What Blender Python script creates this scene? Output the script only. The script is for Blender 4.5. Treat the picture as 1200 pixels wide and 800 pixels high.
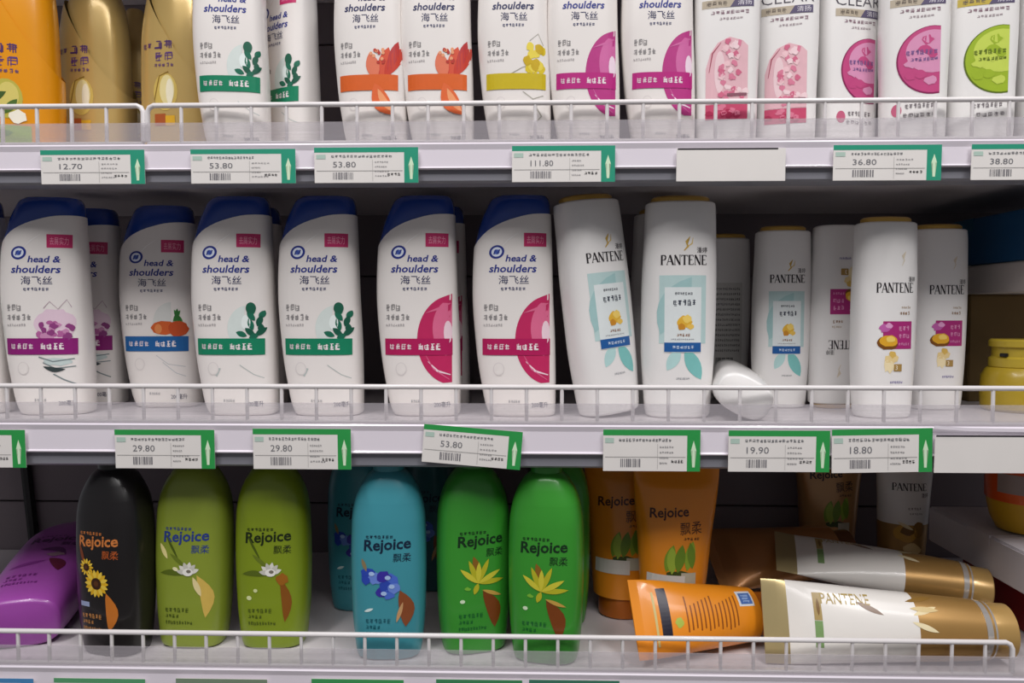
import bpy, bmesh, math, random
import numpy as np
from mathutils import Matrix, Vector, Euler

random.seed(7)
R = math.radians
sc = bpy.context.scene
C = sc.collection
for o in list(bpy.data.objects): bpy.data.objects.remove(o)

# ------------------------------------------------------------------ camera, world, lights, exposure
FPX = 880.0                       # focal length in pixels of a 1200 px wide frame
EYE = Vector((0.0, -0.72, 1.30))
PITCH, YAW = 2.28, 1.54
cam_d = bpy.data.cameras.new('camera'); cam_d.sensor_width = 36.0; cam_d.lens = FPX / 1200 * 36
cam_d.clip_start = 0.01
cam = bpy.data.objects.new('camera', cam_d); C.objects.link(cam)
cam.location = EYE; cam.rotation_euler = (R(90 - PITCH), 0, R(YAW))
sc.camera = cam

w = bpy.data.worlds.new('world'); sc.world = w; w.use_nodes = True
bg = w.node_tree.nodes['Background']
bg.inputs[0].default_value = (0.80, 0.80, 0.86, 1); bg.inputs[1].default_value = 0.17

def area(name, loc, target, sx, sy, power, col=(1, 1, 1)):
    l = bpy.data.lights.new(name, 'AREA'); l.shape = 'RECTANGLE'; l.size = sx; l.size_y = sy
    l.energy = power; l.color = col
    o = bpy.data.objects.new(name, l); C.objects.link(o); o.location = loc
    d = Vector(target) - Vector(loc); o.rotation_euler = d.to_track_quat('-Z', 'Y').to_euler()
    return o
area('ceiling_tube_light_far', (0.1, -1.9, 3.15), (0, 0, 1.2), 3.2, 0.40, 30, (1.0, 0.97, 0.96))
area('ceiling_tube_light_near', (-0.7, -1.0, 3.1), (-0.7, -1.0, 0), 0.14, 1.2, 22, (1.0, 0.97, 0.97))
area('ceiling_tube_light_near', (0.9, -1.0, 3.1), (0.9, -1.0, 0), 0.14, 1.2, 22, (1.0, 0.97, 0.97))

sc.view_settings.view_transform = 'Standard'; sc.view_settings.look = 'None'
sc.view_settings.gamma = 1.0; sc.view_settings.use_curve_mapping = False
sc.view_settings.exposure = 0.20

CAMR = Euler((R(90 - PITCH), 0, R(YAW))).to_matrix()
def P(px, py, Y):
    """world point on the plane at depth Y that the photograph shows at (px, py)"""
    d = CAMR @ Vector(((px - 600) / FPX, -(py - 400) / FPX, -1))
    return EYE + d * ((Y - EYE.y) / d.y)
def PX(px, Y): return P(px, 400, Y).x

# ------------------------------------------------------------------ materials
def lin(c):
    return tuple(((v / 12.92) if v <= 0.04045 else ((v + 0.055) / 1.055) ** 2.4) for v in c)
def hexc(h):
    h = h.lstrip('#'); return lin([int(h[i:i + 2], 16) / 255 for i in (0, 2, 4)])
MATS = {}
def mat(name, h, rough=0.4, metal=0.0, coat=0.0, trans=0.0, noise=0.04, nscale=40, bump=0.0, alpha=1.0, spec=0.5, ior=1.45):
    if name in MATS: return MATS[name]
    m = bpy.data.materials.new(name); m.use_nodes = True
    nt = m.node_tree; b = nt.nodes['Principled BSDF']
    c = hexc(h)
    tc = nt.nodes.new('ShaderNodeTexCoord'); nz = nt.nodes.new('ShaderNodeTexNoise')
    nz.inputs['Scale'].default_value = nscale; nz.inputs['Detail'].default_value = 3
    nt.links.new(tc.outputs['Object'], nz.inputs['Vector'])
    mx = nt.nodes.new('ShaderNodeMix'); mx.data_type = 'RGBA'
    mx.inputs[6].default_value = (*[v * (1 - noise) for v in c], 1)
    mx.inputs[7].default_value = (*[min(1, v * (1 + noise)) for v in c], 1)
    nt.links.new(nz.outputs['Fac'], mx.inputs[0]); nt.links.new(mx.outputs[2], b.inputs['Base Color'])
    b.inputs['Roughness'].default_value = rough; b.inputs['Metallic'].default_value = metal
    b.inputs['Coat Weight'].default_value = coat; b.inputs['Coat Roughness'].default_value = 0.12
    b.inputs['Specular IOR Level'].default_value = spec; b.inputs['IOR'].default_value = ior
    b.inputs['Transmission Weight'].default_value = trans; b.inputs['Alpha'].default_value = alpha
    if bump:
        bp = nt.nodes.new('ShaderNodeBump'); bp.inputs['Strength'].default_value = bump
        bp.inputs['Distance'].default_value = 0.001
        nt.links.new(nz.outputs['Fac'], bp.inputs['Height']); nt.links.new(bp.outputs[0], b.inputs['Normal'])
    MATS[name] = m
    return m
def ink(h, rough=0.35): return mat('ink_' + h.lstrip('#'), h, rough, noise=0.05, nscale=120)
def film(name, h, opac, rough=0.15):
    """clear plastic film: part transparent, part milky and glossy"""
    if name in MATS: return MATS[name]
    m = bpy.data.materials.new(name); m.use_nodes = True; nt = m.node_tree
    b = nt.nodes['Principled BSDF']; b.inputs['Base Color'].default_value = (*hexc(h), 1); b.inputs['Roughness'].default_value = rough
    t = nt.nodes.new('ShaderNodeBsdfTransparent'); mx = nt.nodes.new('ShaderNodeMixShader')
    nz = nt.nodes.new('ShaderNodeTexNoise'); nz.inputs['Scale'].default_value = 9
    mp = nt.nodes.new('ShaderNodeMapRange'); mp.inputs[3].default_value = opac - 0.08; mp.inputs[4].default_value = opac + 0.08
    nt.links.new(nz.outputs['Fac'], mp.inputs[0]); nt.links.new(mp.outputs[0], mx.inputs[0])
    nt.links.new(t.outputs[0], mx.inputs[1]); nt.links.new(b.outputs[0], mx.inputs[2])
    nt.links.new(mx.outputs[0], nt.nodes['Material Output'].inputs[0])
    MATS[name] = m
    return m

M_WHITE = mat('white_bottle_plastic', '#e9e4e0', 0.30, coat=0.25, noise=0.015)
M_PEARL = mat('pearl_white_bottle_plastic', '#e8e6e4', 0.34, coat=0.2, noise=0.015)
M_BLUECAP = mat('dark_blue_cap_plastic', '#1d3f94', 0.22, coat=0.4)
M_GOLDCAP = mat('gold_cap_plastic', '#c9a14e', 0.35, metal=0.35)
M_SHELF = mat('white_shelf_paint', '#d6d0d2', 0.32, coat=0.15, noise=0.03, nscale=14)
M_STRIP = mat('white_price_strip_plastic', '#e4dde6', 0.24, coat=0.4, noise=0.02, nscale=6)
M_LIP = mat('grey_shelf_lip_paint', '#84848c', 0.4, noise=0.04)
M_BACK = mat('dusty_back_panel_paint', '#7d7377', 0.6, noise=0.08, nscale=5)
M_WIRE = mat('white_coated_wire', '#dedada', 0.35, coat=0.2)
M_BLACK = mat('black_plastic', '#161416', 0.4)
M_CARD = mat('white_tag_paper', '#e6e2de', 0.5, noise=0.03)
M_FILM = film('clear_strip_film', '#c8c2c8', 0.30)
M_FLOOR = mat('pale_floor_tile', '#7e7a76', 0.35, noise=0.06, nscale=3)

# ------------------------------------------------------------------ basic objects
def thing(name, label, cat, loc=(0, 0, 0), rot=None, group=None):
    o = bpy.data.objects.new(name, None); C.objects.link(o); o.empty_display_size = 0.02
    o.location = loc
    if rot is not None: o.rotation_euler = rot
    o['label'] = label; o['category'] = cat
    if group: o['group'] = group
    return o
def obj(name, me, parent=None, kind=None):
    o = bpy.data.objects.new(name, me); C.objects.link(o)
    if parent is not None: o.parent = parent
    if kind: o['kind'] = kind
    if name in ('small_print', 'barcode'): o['kind'] = 'stuff'
    return o
def mesh_from(name, verts, faces, mats, fmat=None, smooth=30):
    me = bpy.data.meshes.new(name); me.from_pydata([tuple(v) for v in verts], [], [tuple(f) for f in faces])
    for m in mats: me.materials.append(m)
    if fmat is not None: me.polygons.foreach_set('material_index', fmat)
    me.update()
    if smooth:
        me.polygons.foreach_set('use_smooth', [True] * len(me.polygons)); me.set_sharp_from_angle(angle=R(smooth))
    return me
CACHE = {}
def cached(key, fn):
    if key not in CACHE: CACHE[key] = fn()
    return CACHE[key]
def box_mesh(name, x0, x1, y0, y1, z0, z1, m, bev=0.0):
    bm = bmesh.new(); bmesh.ops.create_cube(bm, size=1)
    for v in bm.verts:
        v.co = Vector((x0 + (v.co.x + .5) * (x1 - x0), y0 + (v.co.y + .5) * (y1 - y0), z0 + (v.co.z + .5) * (z1 - z0)))
    if bev: bmesh.ops.bevel(bm, geom=list(bm.edges), offset=bev, segments=2, affect='EDGES')
    me = bpy.data.meshes.new(name); bm.to_mesh(me); bm.free(); me.materials.append(m)
    return me
def tube_mesh(name, path, r, m, seg=10):
    vs, fs = [], []
    path = [Vector(p) for p in path]
    for i, p in enumerate(path):
        t = (path[min(i + 1, len(path) - 1)] - path[max(i - 1, 0)]).normalized()
        a = t.orthogonal().normalized() if i == 0 else (a - t * a.dot(t)).normalized()
        b = t.cross(a)
        for k in range(seg):
            an = 2 * math.pi * k / seg
            vs.append(p + (a * math.cos(an) + b * math.sin(an)) * r)
    for i in range(len(path) - 1):
        for k in range(seg):
            k2 = (k + 1) % seg
            fs.append((i * seg + k, i * seg + k2, (i + 1) * seg + k2, (i + 1) * seg + k))
    fs.append(tuple(range(seg))[::-1]); fs.append(tuple((len(path) - 1) * seg + k for k in range(seg)))
    return mesh_from(name, vs, fs, [m], smooth=40)
def extrude_profile(name, prof, x0, x1, m):
    n = len(prof)
    vs = [(x0, y, z) for y, z in prof] + [(x1, y, z) for y, z in prof]
    fs = [(i, (i + 1) % n, n + (i + 1) % n, n + i) for i in range(n)] + [tuple(range(n))[::-1], tuple(range(n, 2 * n))]
    me = mesh_from(name, vs, fs, [m], smooth=0)
    bm = bmesh.new(); bm.from_mesh(me); bmesh.ops.recalc_face_normals(bm, faces=bm.faces); bm.to_mesh(me); bm.free()
    return me

# ------------------------------------------------------------------ lofted containers (bottles, tubes)
def pchip(xs, ys):
    xs = np.array(xs, float); ys = np.array(ys, float); h = np.diff(xs); d = np.diff(ys) / h
    m = np.zeros(len(xs)); m[0] = d[0]; m[-1] = d[-1]
    for i in range(1, len(xs) - 1):
        if d[i - 1] * d[i] > 0:
            w1 = 2 * h[i] + h[i - 1]; w2 = h[i] + 2 * h[i - 1]
            m[i] = (w1 + w2) / (w1 / d[i - 1] + w2 / d[i])
    def f(x):
        x = min(max(x, xs[0]), xs[-1]); i = min(max(int(np.searchsorted(xs, x)) - 1, 0), len(xs) - 2)
        t = (x - xs[i]) / h[i]; t2, t3 = t * t, t * t * t
        return float((2*t3-3*t2+1)*ys[i] + (t3-2*t2+t)*h[i]*m[i] + (-2*t3+3*t2)*ys[i+1] + (t3-t2)*h[i]*m[i+1])
    return f
class Loft:
    """cross-sections in mm: (z, left, right, half depth, squareness)"""
    def __init__(s, secs):
        z = [a[0] for a in secs]
        s.H = z[-1]; s.zs = z
        s.fl, s.fr, s.fd, s.fn = [pchip(z, [a[k] for a in secs]) for k in (1, 2, 3, 4)]
    def ring(s, z, ang, inset=0.0):
        l, r, d, n = s.fl(z) + inset, s.fr(z) - inset, max(s.fd(z) - inset, 0.3), s.fn(z)
        c, h = (l + r) / 2, (r - l) / 2
        ca, sa = math.cos(ang), math.sin(ang)
        return (c + h * math.copysign(abs(ca) ** (2 / n), ca), d * math.copysign(abs(sa) ** (2 / n), sa))
    def front(s, x, z, side=-1):
        l, r, d, n = s.fl(z), s.fr(z), s.fd(z), s.fn(z); c, h = (l + r) / 2, (r - l) / 2
        u = min(abs((x - c) / h), 0.992)
        return side * d * (1 - u ** n) ** (1 / n)
    def mesh(s, name, m, z0=0.0, z1=None, rows=26, seg=44, inset=0.0, crown=0.0):
        """z0 / z1 may be functions of x (an oblique joint between body and cap)"""
        if z1 is None: z1 = s.H
        vs, fs = [], []
        lim = []
        for k in range(seg):
            a = 2 * math.pi * (k + 0.5) / seg
            e = []
            for zz in (z0, z1):
                if callable(zz):
                    x = s.ring(s.H * .8, a)[0]
                    for _ in range(6):
                        z = zz(x); x = s.ring(z, a)[0]
                    e.append(z)
                else: e.append(zz)
            lim.append((a, *e))
        if callable(z0) or callable(z1): ts = [i / rows for i in range(rows + 1)]
        else:
            base = [t for t in s.zs if z0 <= t <= z1] + list(np.linspace(z0, z1, rows))
            base = sorted(set(round(b, 3) for b in base)); ts = [(b - z0) / (z1 - z0) for b in base]
        if not callable(z0):
            extra = [t for t in (1.0 / 200, 2.5 / 200, 5.0 / 200) ]
            ts = sorted(set(ts + extra))
        for t in ts:
            for a, e0, e1 in lim:
                z = e0 + (e1 - e0) * t
                x, y = s.ring(z, a, inset); vs.append((x * .001, y * .001, z * .001))
        nr = len(ts)
        for i in range(nr - 1):
            for k in range(seg):
                k2 = (k + 1) % seg
                fs.append((i * seg + k, i * seg + k2, (i + 1) * seg + k2, (i + 1) * seg + k))
        if not callable(z0): fs.append(tuple(range(seg))[::-1])      # an oblique rim stays open: the cap sits inside it
        if not callable(z1): fs.append(tuple((nr - 1) * seg + k for k in range(seg)))
        return mesh_from(name, vs, fs, [m], smooth=38)

# ------------------------------------------------------------------ flat print: shapes in (x, z) mm
def rect(x0, x1, z0, z1): return [(x0, z0), (x1, z0), (x1, z1), (x0, z1)]
def ell(cx, cz, rx, rz, n=20, a0=0, a1=360, rot=0):
    pts = []
    full = abs(a1 - a0) >= 360
    for i in range(n if full else n + 1):
        a = R(a0 + (a1 - a0) * i / n); x, z = rx * math.cos(a), rz * math.sin(a)
        c, s = math.cos(R(rot)), math.sin(R(rot)); pts.append((cx + x * c - z * s, cz + x * s + z * c))
    return pts
def leaf(x, z, ln, wd, ang, bend=0.0, n=7):
    """pointed leaf from its foot at (x, z)"""
    l, r = [], []
    for i in range(n + 1):
        t = i / n; hw = wd / 2 * math.sin(math.pi * t) ** 0.8
        off = bend * math.sin(math.pi * t)
        l.append((t * ln, off + hw)); r.append((t * ln, off - hw))
    pts = l + r[::-1][1:-1]
    c, s = math.cos(R(ang)), math.sin(R(ang))
    return [(x + a * c - b * s, z + a * s + b * c) for a, b in pts]
def blob(cx, cz, rx, rz, jit=0.2, n=16, seed=0):
    rd = random.Random(seed)
    return [(cx + rx * (1 + rd.uniform(-jit, jit)) * math.cos(2 * math.pi * i / n), cz + rz * (1 + rd.uniform(-jit, jit)) * math.sin(2 * math.pi * i / n)) for i in range(n)]
def stroke(pts, wd):
    l, r = [], []
    for i, p in enumerate(pts):
        a = pts[max(i - 1, 0)]; b = pts[min(i + 1, len(pts) - 1)]
        dx, dz = b[0] - a[0], b[1] - a[1]; L = math.hypot(dx, dz) or 1
        ww = wd[i] if isinstance(wd, (list, tuple)) else wd
        l.append((p[0] - dz / L * ww / 2, p[1] + dx / L * ww / 2)); r.append((p[0] + dz / L * ww / 2, p[1] - dx / L * ww / 2))
    return l + r[::-1]
def scribble(x0, x1, z0, z1, n, seed=1):
    """a row of small unreadable characters"""
    rd = random.Random(seed); out = []; cw = (x1 - x0) / n; hh = z1 - z0; t = hh * 0.095
    for i in range(n):
        a, b = x0 + i * cw + cw * .08, x0 + (i + 1) * cw - cw * .1
        for _ in range(5):
            zz = z0 + rd.random() * (hh - t); out.append(rect(a + rd.random() * cw * .25, b - rd.random() * cw * .2, zz, zz + t))
        for _ in range(3):
            xx = a + rd.random() * (b - a - t); out.append(rect(xx, xx + t, z0 + rd.random() * hh * .3, z1 - rd.random() * hh * .3))
    return out
TXT = {}
def text(s, x0, x1, z0, z1, shear=0.0, bold=0.0, rot=0.0):
    """lettering fitted to a box; returns ('mesh', verts, faces)"""
    if any(ord(q) > 0x2000 for q in s): bold = 0.0
    key = (s, bold)
    if key not in TXT:
        c = bpy.data.curves.new('lettering', 'FONT'); c.body = s; c.size = 1; c.resolution_u = 2; c.offset = bold
        o = bpy.data.objects.new('lettering', c); me = o.to_mesh()
        TXT[key] = ([(v.co.x, v.co.y) for v in me.vertices], [tuple(p.vertices) for p in me.polygons])
        o.to_mesh_clear(); bpy.data.objects.remove(o); bpy.data.curves.remove(c)
    v, f = TXT[key]
    v = [(a + shear * b, b) for a, b in v]
    ax, bx = min(p[0] for p in v), max(p[0] for p in v); az, bz = min(p[1] for p in v), max(p[1] for p in v)
    out = [(x0 + (a - ax) / (bx - ax) * (x1 - x0), z0 + (b - az) / (bz - az) * (z1 - z0)) for a, b in v]
    if rot:
        cx, cz = (x0 + x1) / 2, (z0 + z1) / 2; c_, s_ = math.cos(R(rot)), math.sin(R(rot))
        out = [(cx + (a - cx) * c_ - (b - cz) * s_, cz + (a - cx) * s_ + (b - cz) * c_) for a, b in out]
    return ('mesh', out, f)
GLY = {  # Roman capitals with thick and thin strokes: (x0, z0, x1, z1, width)
 'P': [(.12,0,.12,1,.15),(.12,.97,.40,.97,.07),(.40,.97,.52,.76,.12),(.52,.76,.40,.50,.12),(.40,.50,.12,.48,.06),(0,.02,.26,.02,.05)],
 'A': [(.02,0,.32,1,.06),(.32,1,.64,0,.16),(.15,.34,.48,.34,.06),(-.04,.02,.12,.02,.05),(.52,.02,.74,.02,.05)],
 'N': [(.08,0,.08,1,.06),(.08,1,.60,0,.16),(.60,0,.60,1,.06),(0,.02,.18,.02,.05),(.50,.98,.70,.98,.05)],
 'T': [(.32,0,.32,1,.15),(.0,.96,.64,.96,.07),(0,.80,.02,.98,.05),(.64,.80,.62,.98,.05),(.2,.02,.44,.02,.05)],
 'E': [(.12,0,.12,1,.15),(.08,.97,.52,.97,.06),(.12,.52,.42,.52,.06),(.08,.03,.54,.03,.06),(.53,.8,.53,.98,.05),(.54,.02,.54,.2,.05)]}
def roman(s, x0, x1, z0, z1, wt=1.0):
    out = []; pos = 0; adv = {'P': .60, 'A': .74, 'N': .74, 'T': .70, 'E': .64}
    tot = sum(adv[c] for c in s); k = (x1 - x0) / tot; h = z1 - z0
    for c in s:
        for a, b, cc, d, wd in GLY[c]:
            out.append(stroke([(x0 + (pos + a) * k, z0 + b * h), (x0 + (pos + cc) * k, z0 + d * h)], wd * k * 1.15 * wt))
        pos += adv[c]
    return out
def print_mesh(name, loft, items, side=-1, step=5.0, base=0.10, dz=0.0):
    """items: (shape or list of shapes, colour, layer) laid on the loft's front (or a flat card when loft is None)"""
    vs, fs, fm, mats, idx = [], [], [], [], {}
    for shp, col, layer in items:
        m = ink(col) if isinstance(col, str) else col
        if m.name not in idx: idx[m.name] = len(mats); mats.append(m)
        mi = idx[m.name]
        single = shp[0] == 'mesh' or isinstance(shp[0][0], (int, float))
        group = [shp] if single else shp
        for g in group:
            if g[0] == 'mesh': v2, f2 = g[1], g[2]
            else:
                bm = bmesh.new(); bv = [bm.verts.new((p[0], 0, p[1])) for p in g]
                try: bm.faces.new(bv)
                except ValueError: bm.free(); continue
                ax, bx = min(p[0] for p in g), max(p[0] for p in g); az, bz = min(p[1] for p in g), max(p[1] for p in g)
                if len(g) > 4: bmesh.ops.triangulate(bm, faces=bm.faces)
                if loft is not None:
                    nx = int((bx - ax) / step)
                    for i in range(1, nx + 1):
                        bmesh.ops.bisect_plane(bm, geom=bm.verts[:] + bm.edges[:] + bm.faces[:], plane_co=(ax + (bx - ax) * i / (nx + 1), 0, 0), plane_no=(1, 0, 0))
                    nz = int((bz - az) / 12)
                    for i in range(1, nz + 1):
                        bmesh.ops.bisect_plane(bm, geom=bm.verts[:] + bm.edges[:] + bm.faces[:], plane_co=(0, 0, az + (bz - az) * i / (nz + 1)), plane_no=(0, 0, 1))
                bm.verts.index_update()
                v2 = [(v.co.x, v.co.z) for v in bm.verts]; f2 = [tuple(v.index for v in f.verts) for f in bm.faces]; bm.free()
            n0 = len(vs)
            for x, z in v2:
                z += dz
                off = (base + 0.12 * layer)
                if loft is None: y = -off
                else: y = loft.front(x, z, side) + side * off
                vs.append((x * .001, y * .001, z * .001))
            for f in f2: fs.append(tuple(n0 + i for i in f)); fm.append(mi)
    # face the outside
    ff = []
    for f in fs:
        a, b, c = [Vector(vs[i]) for i in f[:3]]
        ff.append(f if (b - a).cross(c - a).y * side >= 0 else f[::-1])
    return mesh_from(name, vs, ff, mats, fm, smooth=0)

def rest_z(loft, rot, s=1.0):
    zs = []
    for z in np.linspace(0, loft.H, 24):
        for k in range(28):
            x, y = loft.ring(z, 2 * math.pi * k / 28)
            zs.append((rot @ Vector((x, y, z)) * .001 * s).z)
    return -min(zs)

# ------------------------------------------------------------------ shelf levels
Z_TOP = P(600, 167.5, 0).z; ZB_TOP = P(600, 213, 0).z
Z_MID = P(600, 498, 0).z; ZB_MID = P(600, 549, 0).z
Z_BOT = P(600, 787, 0).z; ZB_BOT = Z_BOT - 0.042
X0, X1, DEPTH = -0.80, 0.78, 0.36
print('levels', Z_TOP, ZB_TOP, Z_MID, ZB_MID, Z_BOT, 'clear mid', ZB_TOP - Z_MID, 'clear bot', ZB_MID - Z_BOT)

fl = obj('floor', box_mesh('floor', -4, 4, -4, 1.0, -0.05, 0, M_FLOOR)); fl['kind'] = 'structure'
wb = bpy.data.objects.new('wall_back', None); C.objects.link(wb); wb['kind'] = 'structure'
seam = P(60, 587, DEPTH).z
zz = [0.0, 0.35, 0.66, seam, seam + 0.33, seam + 0.66, seam + 0.99]
for a, b in zip(zz[:-1], zz[1:]):
    for xa, xb in ((X0, -0.005), (0.005, X1)):
        obj('panel', box_mesh('panel', xa, xb - 0.001, DEPTH, DEPTH + 0.02, a + 0.0012, b - 0.0012, M_BACK, 0.001), wb)
obj('seam_light_blocker', box_mesh('seam_light_blocker', X0, X1, DEPTH + .0205, DEPTH + .024, 0.002, zz[-1], M_BACK), wb)  # sheet added behind the panels to block light leaking through their seams
for x in (X0 - 0.025, X1 + 0.025):
    up = thing('shelf_upright', 'grey slotted steel upright at the %s end of the shelving' % ('left' if x < 0 else 'right'), 'post', (x, DEPTH + 0.02, 0), group='shelving uprights')
    obj('post', box_mesh('post', -.02, .02, -.03, .03, 0, seam + 0.99, M_LIP, 0.002), up)
    obj('foot', box_mesh('foot', -.02, .02, -DEPTH, -.03, 0, 0.08, M_LIP, 0.002), up)

def shelf(zt, zb, label, strip=True):
    t = thing('shelf_board', label, 'shelf', (0, 0, zt), group='white display shelves')
    h = zt - zb
    obj('deck', box_mesh('deck', X0, X1, 0.004, DEPTH - .002, -0.022, 0, M_SHELF, 0.001), t)
    obj('lip', extrude_profile('lip', [(0.0035, -0.001), (0.0035, -h + .002), (0.006, -h), (0.030, -h), (0.030, -h + .002), (0.008, -h + .002), (0.008, -0.001)], X0, X1, M_LIP), t)
    prof = [(0.0033, 0.0005), (-0.001, 0.0005), (-0.002, -0.001), (-0.0005, -0.006), (-0.0005, -h * .60), (-0.002, -h * .64), (-0.001, -h * .67), (0.0033, -h * .67)]
    pr = thing('price_rail', label.replace('white metal shelf with price strip holding', 'white plastic price rail with clear upstand below').replace('white metal shelf above', 'white plastic price rail above'), 'price rail', (0, 0, zt), group='price rails on the shelf fronts')
    obj('price_strip', extrude_profile('price_strip', prof, X0, X1, M_STRIP), pr)
    obj('clear_front_strip', box_mesh('clear_front_strip', X0, X1, -0.001, 0.0002, 0.0006, 0.021, M_FILM), pr)
    return t
shelf(Z_TOP, ZB_TOP, 'white metal shelf with price strip holding the top row of bottles')
shelf(Z_MID, ZB_MID, 'white metal shelf with price strip holding the middle row of bottles')
shelf(Z_BOT, ZB_BOT, 'white metal shelf with price strip holding the coloured bottles and tubes at the bottom')

# the gondola goes on above the frame: the next shelf up
shelf(Z_TOP + 0.30, Z_TOP + 0.262, 'white metal shelf above the frame over the top row of bottles')

def guard(zt, xa, xb, pitch, first, label, h=0.037, round_right=False):
    t = thing('wire_shelf_guard', label, 'wire guard', (0, 0.0035, zt), group='white wire shelf guards')
    r = 0.0021
    path = [(xa, 0, 0.004), (xa, 0, h - .006), (xa + .002, 0, h - .002), (xa + .006, 0, h), (xb - .006, 0, h), (xb - .002, 0, h - .002), (xb, 0, h - .006), (xb, 0, 0.004)]
    obj('top_wire', tube_mesh('top_wire', path, r + .0004, M_WIRE), t)
    obj('bottom_wire', tube_mesh('bottom_wire', [(xa, 0, 0.0022), (xb, 0, 0.0022)], r, M_WIRE), t)
    up = cached('upright%.3f' % h, lambda: tube_mesh('upright', [(0, 0, .002), (0, 0, h)], 0.0018, M_WIRE, 8))
    x = first
    while x < xb - .008:
        if x > xa + .008:
            o = obj('upright', up, t); o.location.x = x
        x += pitch
    return t
Yg = 0.0035
pt = PX(48, Yg) - PX(8, Yg)
guard(Z_TOP, X0 + .01, PX(173, Yg), pt, PX(10, Yg) - 6 * pt, 'short white wire guard in front of the gold and orange bottles', 0.0385)
guard(Z_TOP, PX(178, Yg), X1 - .01, pt, PX(217, Yg), 'long white wire guard in front of the white bottles on the top shelf', 0.0385)
guard(Z_MID, X0 + .01, X1 - .01, pt, PX(452, Yg) - 20 * pt, 'white wire guard along the middle shelf', 0.0365)
pb = P(58, 760, Yg).x - P(21.5, 760, Yg).x
guard(Z_BOT, X0 + .01, P(1186, 770, Yg).x, pb, P(21.5, 760, Yg).x - 5 * pb, 'white wire guard with rounded end along the bottom shelf', 0.0335)

# ------------------------------------------------------------------ bottle families
# --- white bottle with an oblique dark blue cap
L_OBL = Loft([(0, -32, 32, 18.9, 3.2), (2.2, -35, 35, 21.6, 3.2), (33, -43, 35.5, 23.4, 3.2), (72, -48.6, 35, 24.3, 3.1), (131, -52.5, 32.5, 24.3, 3.0), (175, -51, 31.5, 23.4, 2.9), (190, -48, 31, 22.95, 2.8), (204, -44, 30.5, 22.5, 2.75), (218, -38, 30, 21.6, 2.7), (226, -33.5, 28.5, 20.25, 2.7), (229.5, -28, 26, 17.55, 2.7)])
ZC = pchip([-54, -50, -42, -32, -10, 12, 36], [168, 177, 187, 195, 204.5, 209.5, 211])
VAR = {
 'purple': dict(band='#8a1c72'), 'blue': dict(band='#1d5f9e'), 'green': dict(band='#12805c'), 'pink': dict(band='#b01a58'),
 'coral': dict(band='#d9642a'), 'yellow': dict(band='#c8b21e'), 'magenta': dict(band='#b8287e')}
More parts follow.
